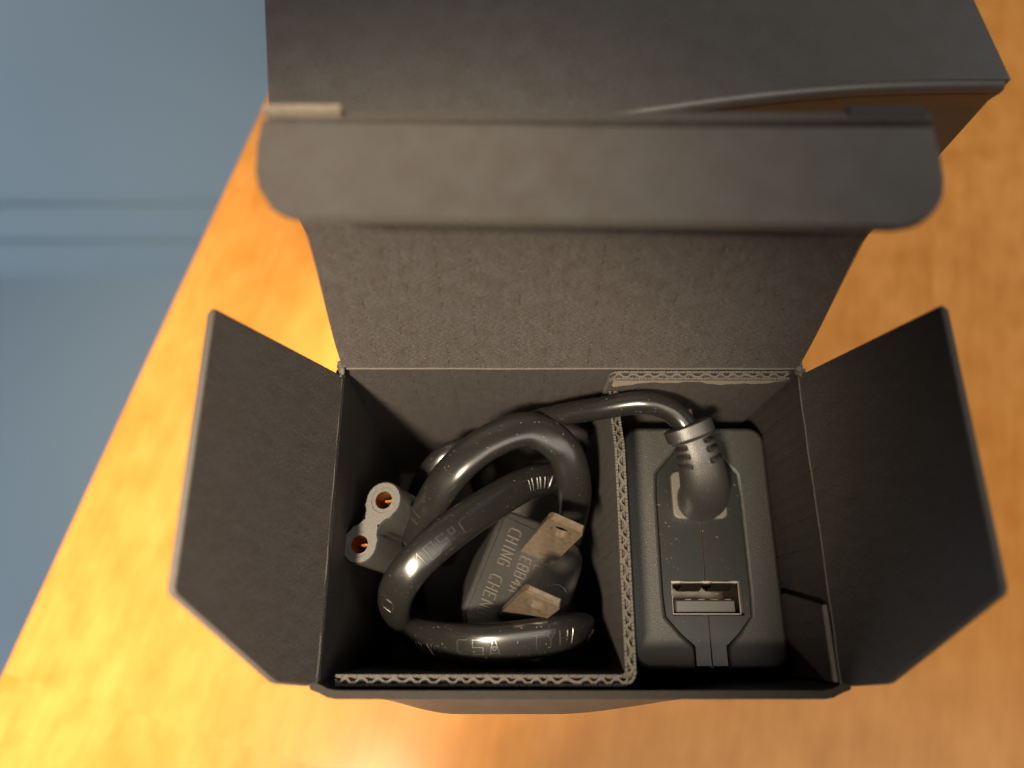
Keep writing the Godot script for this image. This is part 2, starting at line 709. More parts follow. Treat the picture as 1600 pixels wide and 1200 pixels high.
func build_table() -> void:
	# the table's left edge runs from (-115.7, 8.9) to (-73.9, -151.4)
	var e := Vector3(-73.9 + 115.7, 0, -151.4 - 8.9).normalized()      # away from the viewer
	var across := Vector3(-e.z, 0, e.x)                                 # to the right of it
	if across.x < 0:
		across = -across
	var o := thing("table", "glossy orange wooden table that the black boxes stand on", "table", Vector3(-100.0, 173.0 - 173.0, -60.0) * U)
	var f := Transform3D(Basis(across, Vector3.UP, -e), Vector3(-115.7, 0, 8.88) * U)
	var poly := PackedVector2Array([Vector2(0, -190), Vector2(640, -190), Vector2(640, 470), Vector2(0, 470)])
	# plate's z is up here
	var g := Transform3D(Basis(across, e, Vector3.UP), f.origin - Vector3(0, 24, 0) * U)
	part("tabletop", plate(poly, 24.0, 1.6, M.wood, M.wood, 4), o, "", g)
	for q in [Vector2(40, -150), Vector2(600, -150), Vector2(40, 430), Vector2(600, 430)]:
		var st := st_new(false)
		var h := (0.80 / U) - 24.0
		for k in 1:
			bx(st, Vector3(q.x, q.y, -h / 2.0), Vector3(42, 42, h))
		part("leg", done([st, M.wood]), o, "", Transform3D(Basis(across, e, Vector3.UP), f.origin - Vector3(0, 24, 0) * U))


# ------------------------------------------------------------------ the box behind

func build_closed_box() -> void:
	var fl := Vector3(-28.9, 0, -52.7)
	var fr := Vector3(62.8, 0, -66.0)
	var x := (fr - fl).normalized()
	var back := Vector3(x.z, 0, -x.x)
	if back.z > 0:
		back = -back
	var w := fl.distance_to(fr)
	var hgt := TOP - 72.0
	var dep := 150.0
	var o := thing("closed_box", "large black cardboard box with its lid tucked shut, standing behind the open one", "box", fl * U)
	var at := func(a: float, y: float, b: float) -> Vector3:
		return fl + x * a + back * b + Vector3(0, y, 0)
	var no := func(_u, _v): return Vector3.ZERO
	# front wall: its top edge drops towards the middle, where the lid does not quite close
	var front := func(u: float, v: float) -> Vector3:
		var top := hgt - 0.9 - 4.6 * smoothstep(1.0, 0.50, u) * (1.0 - 0.5 * smoothstep(0.35, 0.0, u)) - 0.25 * sin(u * 60.0) * smoothstep(0.6, 0.9, u) * (1.0 - u)
		return at.call(u * w, top * v, -1.2 * sin(PI * u) * sin(PI * minf(v * 1.05, 1.0)))
	part("front_wall", slab(func(u, v): return front.call(1.0 - u, v), func(_u, _v): return back * 1.3, 40, 12, M.plain, M.cut), o)
	part("left_wall", slab(func(u, v): return at.call(0.0, v * (hgt - 1.4), 1.5 + u * (dep - 1.5)), func(_u, _v): return x * 1.3, 2, 2, M.plain, M.cut), o)
	part("right_wall", slab(func(u, v): return at.call(w, v * (hgt - 1.4), dep - u * (dep - 1.5)), func(_u, _v): return -x * 1.3, 2, 2, M.plain, M.cut), o)
	part("back_wall", slab(func(u, v): return at.call(u * w, v * (hgt - 1.4), dep), func(_u, _v): return -back * 1.3, 2, 2, M.plain, M.cut), o)
	# lid: rises slightly in the middle of its front edge
	var bow := func(u: float, v: float) -> float:
		return 3.4 * sin(PI * pow(u, 1.4)) * pow(1.0 - v, 2.0)
	var lid := part("lid", slab(func(u, v): return at.call(u * w, hgt + bow.call(u, v), v * dep - 0.4), func(_u, _v): return Vector3(0, -1.3, 0), 40, 16, M.plain, M.plain), o)
	# rounded nose of the lid and the flap that goes down behind the front wall
	part("tuck_flap", slab(func(u, v):
		var a: float = v * PI / 2.0
		var y: float = hgt + bow.call(u, 0.0)
		if v < 0.4:
			a = v / 0.4 * PI / 2.0
			return at.call(0.8 + u * (w - 1.6), y - 1.0 + cos(a) * 0.98, -0.4 - sin(a) * 0.9)
		return at.call(0.8 + u * (w - 1.6), y - 1.0 - (v - 0.4) / 0.6 * 12.0, -1.3 + (v - 0.4) / 0.6 * 3.4), func(_u, v): return back * 1.2 if v > 0.3 else Vector3(0, -1.0, 0), 40, 14, M.plain, M.cut), lid)


# ------------------------------------------------------------------ the open box

func build_open_box() -> void:
	var o := thing("open_box", "small black corrugated cardboard box standing open with its lid and flaps raised", "box", P(8.7, 173, -14))
	var H := TOP - 97.7
	var rect := func(a: float, b: float, c: float, d: float) -> PackedVector2Array:
		return PackedVector2Array([Vector2(a, b), Vector2(c, b), Vector2(c, d), Vector2(a, d)])
	# back wall, inner face towards the viewer
	part("back_wall", plate(PackedVector2Array([Vector2(-29.0, 1.4), Vector2(45.2, 1.4), Vector2(42.7, H), Vector2(-25.7, H)]), 1.3, 0.2, M.board, M.board), o, "", frame(P(0, 173, -37.6), Vector3.RIGHT, Vector3.UP))
	# left wall
	part("left_wall", plate(rect.call(-36.4, 1.4, 7.0, H - 0.6), 1.3, 0.2, M.board, M.board), o, "", frame(P(-27.2, 173, 0), Vector3(0, 0, 1), Vector3(0.034, 1, 0)))
	# right wall leans outwards to its foot, pushed by the adapter
	part("right_wall", plate(rect.call(-7.0, 1.4, 36.4, H - 0.1), 1.3, 0.2, M.board, M.board), o, "", frame(P(43.35, 173, 0), Vector3(0, 0, -1), Vector3(-0.02, 1, 0)))
	part("bottom", plate(rect.call(-28.6, -7.4, 45.0, 37.4), 1.3, 0.1, M.board, M.worn), o, "", frame(P(0, 172.95, 0), Vector3.RIGHT, Vector3.FORWARD))
	# front wall, bulging outwards below its rim
	var fw := func(u: float, v: float) -> Vector3:
		var x := lerpf(-25.6 - 2.8 * v, 42.9 + 1.8 * v, u)
		var d := 97.7 + v * (173.0 - 97.7)
		var round_off := 1.1 * (pow(smoothstep(0.06, 0.0, u), 2.0) + pow(smoothstep(0.94, 1.0, u), 2.0))
		var bulge := 3.3 * smoothstep(-25.0, -8.0, x) * (1.0 - smoothstep(6.0, 36.0, x)) * smoothstep(97.7, 114.0, d) * (1.0 - smoothstep(125.0, 172.0, d))
		return Vector3(x, TOP - d, 8.2 + bulge - round_off)
	part("front_wall", slab(func(u, v): return fw.call(u, v), func(_u, _v): return Vector3(0, 0, -1.0), 60, 40, M.plain, M.crushed), o)
	# tab glued inside the front of the right wall
	part("glue_tab", plate(PackedVector2Array([Vector2(-6.6, -40), Vector2(-6.2, 0.4), Vector2(3.2, 0.2), Vector2(5.4, -14), Vector2(6.0, -40)]), 0.7, 0.15, M.board, M.worn), o, "", frame(P(41.6, 98.2, 0), Vector3(0, 0, -1), Vector3(-0.028, 1, 0)) * Transform3D(Basis(), Vector3(0, 0, -0.72) * U))

	# lid and its tuck flap
	var ly := Vector3(0, 41.7, -9.8).normalized()
	var lf := frame(P(0, 97.7, -36.4), Vector3.RIGHT, ly)
	var half := func(v: float, s: float) -> float:
		var taper: float = lerpf(33.4, 31.9, smoothstep(0.0, 0.75, v))
		return 8.55 + s * taper
	var lid := part("lid", slab(func(u, v):
		var x: float = lerpf(half.call(v, -1.0), half.call(v, 1.0), 1.0 - u)
		return Vector3(x, v * 42.8, -1.2 - 0.9 * sin(PI * v) * sin(PI * u)), func(_u, _v): return Vector3(0, 0, 1.2), 40, 30, M.board, M.worn), o, "", lf)
	# hinge: the paper is rubbed pale along the fold
	var pts := []
	for i in 13:
		pts.append(Vector3(lerpf(-24.6, 41.9, i / 12.0), rng.randf_range(-0.04, 0.04), rng.randf_range(-0.03, 0.03)))
	part("fold_line", sweep(frames(pts, [Vector3.UP, Vector3.UP], 40), 0.16, 0.12, 2.0, 10, M.worn), lid, "", Transform3D(Basis(), P(0, 97.75, -36.3)))
	var tuck := PackedVector2Array()
	var tw := [-24.0, 40.3]
	var shape := [Vector2(0.0, 0.0), Vector2(-0.25, 2.8), Vector2(-0.1, 5.6), Vector2(0.5, 7.6), Vector2(1.7, 9.4), Vector2(3.4, 10.55), Vector2(5.6, 11.0)]
	for q in shape:
		tuck.append(Vector2(tw[0] + q.x, q.y))
	for k in range(shape.size() - 1, -1, -1):
		tuck.append(Vector2(tw[1] - shape[k].x, shape[k].y))
	# laid as a curved slab: flat seen from the side, a little hollow along its length
	part("tuck_flap", slab(func(u, v):
		var y: float = v * 11.0
		var inn := 0.0
		for k in shape.size() - 1:
			if y >= shape[k].y - 0.001 and y <= shape[k + 1].y + 0.001:
				inn = lerpf(shape[k].x, shape[k + 1].x, (y - shape[k].y) / (shape[k + 1].y - shape[k].y))
		var x: float = lerpf(tw[0] + inn, tw[1] - inn, u)
		return Vector3(x, TOP - 56.2 - 0.45 * sin(PI * u) * (1.0 - v) + 0.5 * v - 0.55 * sin(PI * v), -46.4 + y + 0.9 * u), func(_u, _v): return Vector3(0, -1.2, 0), 48, 32, M.plain, M.worn), lid, "", Transform3D())
	# ends of the fold: a pale cut edge, and a dark block painting the slit's shade
	var st := st_new(false)
	bx(st, Vector3(-20.0, TOP - 55.6, -46.9), Vector3(7.4, 0.9, 0.85))
	part("fold_end", done([st, M.pale]), lid, "pale cut edge at one end of the fold", Transform3D())
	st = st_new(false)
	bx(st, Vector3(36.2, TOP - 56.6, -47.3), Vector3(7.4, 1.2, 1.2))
	part("fold_end", done([st, M.black]), lid, "", Transform3D())

	# dust flaps
	var dl := PackedVector2Array([Vector2(-35.3, -0.5), Vector2(-35.0, 25.2), Vector2(-34.4, 25.6), Vector2(-4.0, 25.4), Vector2(-3.3, 25.0), Vector2(5.8, 8.2), Vector2(6.0, 7.4), Vector2(6.6, 1.6), Vector2(6.3, -0.5)])
	part("dust_flap", plate(dl, 0.95, 0.25, M.flap, M.worn, 2), o, "", frame(P(-24.85, 97.9, 0), Vector3(0, 0, 1), Vector3(-9.2, 23.6, 0)))
	var dr := PackedVector2Array()
	for q in dl:
		dr.append(Vector2(-q.x, q.y))
	part("dust_flap", plate(dr, 0.95, 0.25, M.flap, M.worn, 2), o, "", frame(P(41.95, 97.9, 0), Vector3(0, 0, -1), Vector3(6.6, 23.9, 0)))
	# rubbed folds of the two dust flaps
	for side in [[-24.85, -0.02], [41.9, 0.03]]:
		pts = []
		for i in 12:
			pts.append(Vector3(rng.randf_range(-0.08, 0.08), rng.randf_range(-0.05, 0.05), lerpf(-34.9, 6.9, i / 11.0)))
		part("fold_line", sweep(frames(pts, [Vector3.UP, Vector3.UP], 36), 0.07 if side[0] < 0.0 else 0.13, 0.1, 2.0, 10, M.board if side[0] < 0.0 else M.worn), o, "", Transform3D(Basis(), P(side[0], 97.95, 0)))
	# crushed paper at the corners
	for c in [[-24.9, 97.5, -36.0], [42.0, 97.5, -36.0]]:
		pts = []
		var q := Vector3.ZERO
		for i in 6:
			pts.append(q + Vector3(rng.randf_range(-0.35, 0.35), rng.randf_range(-0.3, 0.3), (i - 2.5) * 0.42))
		part("worn_corner", sweep(frames(pts, [Vector3(0.3, 1, 0.2), Vector3(-0.4, 1, 0.1), Vector3(0.2, 1, 0)], 14), 0.5, 0.3, 2.0, 9, M.worn, func(t): return 0.35 + 0.8 * sin(PI * t)), o, "", Transform3D(Basis(), P(c[0], c[1], c[2])))


# ------------------------------------------------------------------ the corrugated insert

# two paper liners and the wave between them; path: the middle line seen from above, top(s): depth of the edge at length s
func corrugated(o: Node3D, path: PackedVector2Array, top: Callable, foot: float, t: float) -> void:
	var total := 0.0
	for i in path.size() - 1:
		total += path[i].distance_to(path[i + 1])
	var n := int(total / 0.12)
	var pos := []
	var s := 0.0
	var seg := 0
	var base := 0.0
	for i in n + 1:
		s = total * i / n
		while seg < path.size() - 2 and s > base + path[seg].distance_to(path[seg + 1]):
			base += path[seg].distance_to(path[seg + 1])
			seg += 1
		var d := (path[seg + 1] - path[seg]).normalized()
		pos.append([path[seg] + d * (s - base), d, s])
	# soften the normals at the corners
	var nor := []
	for i in n + 1:
		var a: Vector2 = Vector2.ZERO
		for k in range(-7, 8):
			a += pos[clampi(i + k, 0, n)][1]
		a = a.normalized()
		nor.append(Vector2(-a.y, a.x))
	for side in [-1.0, 1.0]:
		var st := st_new(true)
		var e := st_new(false)
		for i in n:
			var r := []
			for k in [i, i + 1]:
				for w in [t / 2.0, t / 2.0 - 0.34]:
					var p: Vector2 = pos[k][0] + nor[k] * side * w
					var rag: float = 0.10 * sin(pos[k][2] * 5.1 + side) * sin(pos[k][2] * 1.7) + 0.06 * sin(pos[k][2] * 13.0 + side * 2.0)
					r.append(Vector3(p.x, TOP - top.call(pos[k][2]) + rag, p.y))
			var dn := func(p: Vector3) -> Vector3: return Vector3(p.x, TOP - foot, p.z)
			if side > 0:
				quad(st, r[0], r[2], dn.call(r[2]), dn.call(r[0]))
				quad(st, r[1], dn.call(r[1]), dn.call(r[3]), r[3])
				quad(e, r[0], r[1], r[3], r[2])
			else:
				quad(st, r[0], dn.call(r[0]), dn.call(r[2]), r[2])
				quad(st, r[1], r[3], dn.call(r[3]), dn.call(r[1]))
				quad(e, r[0], r[2], r[3], r[1])
			for end in [[0, 1, i == 0], [2, 3, i == n - 1]]:
				if end[2]:
					quad(e, r[end[0]], dn.call(r[end[0]]), dn.call(r[end[1]]), r[end[1]])
		part("liner", done([st, M.board, e, M.cut]), o, "", Transform3D())
	# the wave
	var st := st_new(true)
	var amp := t / 2.0 - 0.42
	var rows := []
	for i in n + 1:
		var ph: float = pos[i][2] / 2.05 * TAU + 0.5 * sin(pos[i][2] * 0.7)
		var wave := amp * clampf(1.25 * sin(ph + 0.5 * sin(pos[i][2] * 0.31) + 0.35 * sin(pos[i][2] * 1.13)), -1.0, 1.0) * (0.86 + 0.2 * sin(pos[i][2] * 0.57))
		var y: float = TOP - top.call(pos[i][2]) - 0.05 - 0.08 * sin(pos[i][2] * 2.3)
		var a: Vector2 = pos[i][0] + nor[i] * (wave + 0.19)
		var b: Vector2 = pos[i][0] + nor[i] * (wave - 0.19)
		rows.append([Vector3(a.x, y, a.y), Vector3(b.x, y, b.y)])
	for i in n:
		var a: Vector3 = rows[i][0]
		var b: Vector3 = rows[i][1]
		var c: Vector3 = rows[i + 1][1]
		var d: Vector3 = rows[i + 1][0]
		st.set_smooth_group(-1)
		quad(st, a, b, c, d)
		st.set_smooth_group(0)
		var low := Vector3(0, -14, 0)
		quad(st, a, d, d + low, a + low)
		quad(st, b, b + low, c + low, c)
	# added sheet closes the pockets a little way down so they look less dark
	for i in n:
		var r := []
		for k in [i, i + 1]:
			for sd in [1.0, -1.0]:
				var p: Vector2 = pos[k][0] + nor[k] * sd * (t / 2.0 - 0.2)
				r.append(Vector3(p.x, TOP - top.call(pos[k][2]) - 0.9, p.y))
		quad(st, r[0], r[1], r[3], r[2])
	part("fluting", done([st, M.cut]), o, "", Transform3D())


func build_divider() -> void:
	var o := thing("cardboard_divider", "black corrugated cardboard insert that splits the open box into two compartments", "box insert", P(0, 171.6, 0))
	# along the front, round the corner, back between the compartments
	var path := PackedVector2Array([Vector2(-23.0, 6.15), Vector2(13.4, 6.15)])
	for i in 7:
		var a := PI / 2.0 * i / 6.0
		path.append(Vector2(14.2 + 1.25 * sin(a), 4.9 + 1.25 * cos(a)))
	path.append(Vector2(15.5, -34.4))
	corrugated(o, path, func(s):
		# the part that goes back is notched at its far end, where the lead crosses
		return 100.0 - 0.5 * smoothstep(0.0, 36.0, s) + 3.0 * smoothstep(68.0, 76.0, s), 171.4, 1.45)
	# the wing that lies on the back wall
	var o2 := PackedVector2Array([Vector2(14.4, -35.3), Vector2(40.6, -35.3)])
	corrugated(o, o2, func(s): return 97.9 + 1.3 * pow(clampf(1.0 - s / 1.2, 0, 1), 2.0), 171.4, 1.35)
	# its front paper is torn away along the top
	var st := st_new(false)
	var n := 60
	for i in n:
		var r := []
		for k in [i, i + 1]:
			var x := lerpf(14.9, 40.1, float(k) / n)
			var u := float(k) / n
			var low := 99.3 + 0.55 * sin(u * 9.0 + 1.2) + 0.35 * sin(u * 23.0) + 0.12 * sin(u * 71.0) + 0.8 * smoothstep(0.12, 0.0, u) - 0.5 * smoothstep(0.7, 1.0, u)
			r.append(Vector3(x, TOP - 98.0, -34.55))
			r.append(Vector3(x, TOP - low, -34.55))
		quad(st, r[0], r[1], r[3], r[2])
	part("torn_paper", done([st, M.pale]), o, "pale torn strip along the top of the wing", Transform3D())


# ------------------------------------------------------------------ the adapter

func rounded(x0: float, y0: float, x1: float, y1: float, r: float, n := 6) -> PackedVector2Array:
	var p := PackedVector2Array()
	for c in [[x1 - r, y1 - r, 0.0], [x0 + r, y1 - r, 90.0], [x0 + r, y0 + r, 180.0], [x1 - r, y0 + r, 270.0]]:
		for i in n + 1:
			p.append(Vector2(c[0], c[1]) + Vector2.from_angle(deg_to_rad(c[2] + 90.0 * i / n)) * r)
	return p


func build_adapter() -> void:
	var o := thing("power_adapter", "black plastic power adapter with a USB port standing in the narrow compartment", "power adapter", P(29.5, 171.5, -13))
	# plan drawings use x and -z; their z is up
	var up := func(d: float) -> Transform3D: return Transform3D(Basis(Vector3.RIGHT, Vector3.FORWARD, Vector3.UP), P(0, d, 0))
	var outer := rounded(18.0, -5.4, 41.1, 31.4, 2.5, 8)
	var oc := ccw(outer)
	var st := st_new(true)
	var n := oc.size()
	for i in n:
		var a := oc[i]
		var b := oc[(i + 1) % n]
		quad(st, Vector3(a.x, a.y, 0), Vector3(b.x, b.y, 0), Vector3(b.x, b.y, 58.0), Vector3(a.x, a.y, 58.0))
	part("body", done([st, M.rough]), o, "", up.call(171.3))
	# the smooth band down the middle; it narrows to a neck at both ends
	var lx := [27.2, 27.2, 25.2, 23.2, 23.0, 23.0, 23.2, 25.2, 27.2, 27.2]
	var zz := [-6.0, -2.2, -0.4, 2.0, 5.0, 20.0, 23.6, 26.0, 28.0, 32.5]
	var left := PackedVector2Array()
	var right := PackedVector2Array()
	var bl := PackedVector2Array()
	for i in lx.size():
		bl.append(Vector2(lx[i], zz[i]))
	var br := PackedVector2Array()
	for q in bl:
		br.append(Vector2(59.1 - q.x, q.y))
	var clip_l := PackedVector2Array([Vector2(10, -6.0)]) + bl + PackedVector2Array([Vector2(10, 32.5)])
	var clip_r := PackedVector2Array([Vector2(50, -6.0)]) + br + PackedVector2Array([Vector2(50, 32.5)])
	for land in [clip_l, clip_r]:
		var got := Geometry2D.intersect_polygons(outer, land)
		part("top_shell", plate(got[0], 0.95, 0.62, M.rough, M.rough, 4, false), o, "", up.call(113.35))
	# two halves of the band meet in a parting line and leave the port free
	var port := PackedVector2Array([Vector2(24.3, 2.15), Vector2(35.0, 2.15), Vector2(35.0, 7.15), Vector2(24.3, 7.15)])
	var band := bl.duplicate()
	var rev := br.duplicate()
	rev.reverse()
	band.append_array(rev)
	for half in [[10.0, 29.50], [29.60, 50.0]]:
		var strip := PackedVector2Array([Vector2(half[0], -5.0), Vector2(half[1], -5.0), Vector2(half[1], 31.0), Vector2(half[0], 31.0)])
		var h1 := Geometry2D.intersect_polygons(band, strip)
		var h2 := Geometry2D.clip_polygons(h1[0], port)
		var best: PackedVector2Array = h2[0]
		part("smooth_band", plate(best, 0.9, 0.05, M.gloss, M.gloss, 1, false), o, "", up.call(113.4))
	# dirt-brown parting strip seen through the joint
	st = st_new(false)
	bx(st, Vector3(29.55, TOP - 112.95, -22.0), Vector3(0.5, 0.3, 29.0))
	bx(st, Vector3(29.55, TOP - 112.95, 1.6), Vector3(0.5, 0.3, 7.2))
	part("parting_line", done([st, mat("joint", Color(0.16, 0.09, 0.05), 0.7)]), o, "", Transform3D())

	# USB port
	var usb := part("usb_port", wall_ring(24.45, 2.3, 34.85, 7.0, 0.28, 7.9, M.steel), o, "", up.call(121.4))
	st = st_new(false)
	bx(st, Vector3(29.65, TOP - 121.5, -4.65), Vector3(10.4, 0.3, 4.7))
	part("port_floor", done([st, M.steel]), usb, "", Transform3D())
	st = st_new(false)
	part("tongue", plate(rounded(25.0, 2.65, 34.0, 4.35, 0.15, 2), 8.0, 0.18, M.tongue, M.tongue, 2), usb, "grey plastic tongue", up.call(121.3))
	for i in 4:
		st = st_new(false)
		bx(st, Vector3(26.6 + i * 2.0, TOP - 116.0, -4.42), Vector3(0.9, 8.0, 0.1))
		part("contact", done([st, M.nickel]), usb, "", Transform3D())
	for i in 2:
		var sp := slab(func(u, v): return Vector3(26.0 + i * 4.6 + u * 3.2, TOP - 112.6 - v * 7.0, -6.85 + 1.1 * sin(PI * v)), func(_u, _v): return Vector3(0, 0, -0.12), 3, 10, M.steel, M.steel)
		part("spring", sp, usb, "", Transform3D())

	# the lead's strain relief: a square foot, a bent body with three slots a side, a collar
	part("relief_foot", plate(rounded(25.3, 16.5, 33.9, 24.1, 1.1, 5), 1.0, 0.28, M.dusty, M.dusty, 3, false), o, "dusty square foot of the lead", up.call(112.9))
	var bpts := [Vector3(25.6, TOP - 100.4, -28.6), Vector3(26.4, TOP - 101.0, -26.6), Vector3(27.5, TOP - 102.2, -23.9), Vector3(28.5, TOP - 104.4, -21.2), Vector3(29.4, TOP - 108.0, -19.7), Vector3(29.7, TOP - 113.0, -19.4)]
	var hint := [Vector3(0, 1, 0.35), Vector3(0, 1, 0.35), Vector3(0, 1, 0.5), Vector3(0, 1, 0.9), Vector3(0, 0.6, 1), Vector3(0, 0.1, 1)]
	var bfr := frames(bpts, hint, 110)
	var scale_of := func(t: float) -> float:
		var k := lerpf(0.88, 1.02, smoothstep(0.2, 0.75, t))
		if t < 0.17:
			k = 1.02 - 0.25 * pow(1.0 - smoothstep(0.0, 0.022, t), 2.0)
		elif t < 0.19:
			k = lerpf(1.02, 0.88, (t - 0.17) / 0.02)
		return k
	var carve := func(t: float, th: float) -> float:
		var k := 1.0
		for c in [0.235, 0.315, 0.395]:
			var inside := smoothstep(0.022, 0.016, absf(t - c))
			# slots run over both flanks, the crest between them stays
			var a := absf(wrapf(th - PI / 2.0 + 0.12, -PI, PI))
			k -= 0.30 * inside * smoothstep(0.42, 0.50, a) * smoothstep(2.3, 2.1, a)
		return k
	part("strain_relief", sweep(bfr, 3.5, 3.2, 2.4, 72, M.moulded, scale_of, carve), o, "", Transform3D())
	# the round lead itself
	var dpts := [Vector3(-6.0, TOP - 128.0, -27.5), Vector3(-3.0, TOP - 118.0, -30.6), Vector3(2.6, TOP - 110.6, -31.6), Vector3(7.6, TOP - 105.8, -31.6), Vector3(13.3, TOP - 102.0, -31.5), Vector3(18.8, TOP - 99.9, -31.7), Vector3(22.4, TOP - 99.8, -30.9), Vector3(24.6, TOP - 100.2, -29.4), Vector3(26.0, TOP - 100.6, -27.4)]
	part("lead", sweep(frames(dpts, [Vector3(0, 1, 0.2), Vector3(0, 1, 0.2)], 90), 1.72, 1.72, 2.0, 28, M.pvc), o, "thin round black lead", Transform3D())


func wall_ring(x0: float, y0: float, x1: float, y1: float, t: float, h: float, m: Material) -> ArrayMesh:
	var st := st_new(false)
	bx(st, Vector3((x0 + x1) / 2, y0, h / 2), Vector3(x1 - x0 + t, t, h))
	bx(st, Vector3((x0 + x1) / 2, y1, h / 2), Vector3(x1 - x0 + t, t, h))
	bx(st, Vector3(x0, (y0 + y1) / 2, h / 2), Vector3(t, y1 - y0 - t, h))
	bx(st, Vector3(x1, (y0 + y1) / 2, h / 2), Vector3(t, y1 - y0 - t, h))
	return done([st, m])


# ------------------------------------------------------------------ the mains lead

func on_cable(fr: Array, start: float, lateral: float, a: float, b: float, e: float, flip: float) -> Callable:
	# arc lengths once
	var arc := [0.0]
	for i in fr.size() - 1:
		arc.append(arc[-1] + fr[i][0].distance_to(fr[i + 1][0]))
	return func(x: float, y: float) -> Array:
		var s: float = clampf(start * arc[-1] + x * flip, 0.0, arc[-1] - 0.001)
		var lo := 0
		var hi := arc.size() - 1
		while hi - lo > 1:
			var m := (lo + hi) / 2
			if arc[m] <= s:
				lo = m
			else:
				hi = m
		var k: float = (s - arc[lo]) / maxf(arc[hi] - arc[lo], 1e-6)
		var c: Vector3 = fr[lo][0].lerp(fr[hi][0], k)
		var sd: Vector3 = fr[lo][2].lerp(fr[hi][2], k)
		var nn: Vector3 = fr[lo][3].lerp(fr[hi][3], k)
		var q: float = clampf(lateral + y * flip, -a * 0.97, a * 0.97)
		# side = tangent x normal: letters stand towards -side when read along the tangent
		var hgt := b * pow(1.0 - pow(absf(q) / a, e), 1.0 / e)
		var lean := signf(q) * pow(absf(q) / a, e - 1.0) * b / a
		var nrm := (nn + sd * -lean * -1.0 * -1.0).normalized() if q > 0 else (nn - sd * lean * -1.0).normalized()
		return [c - sd * q + nn * hgt, nrm]


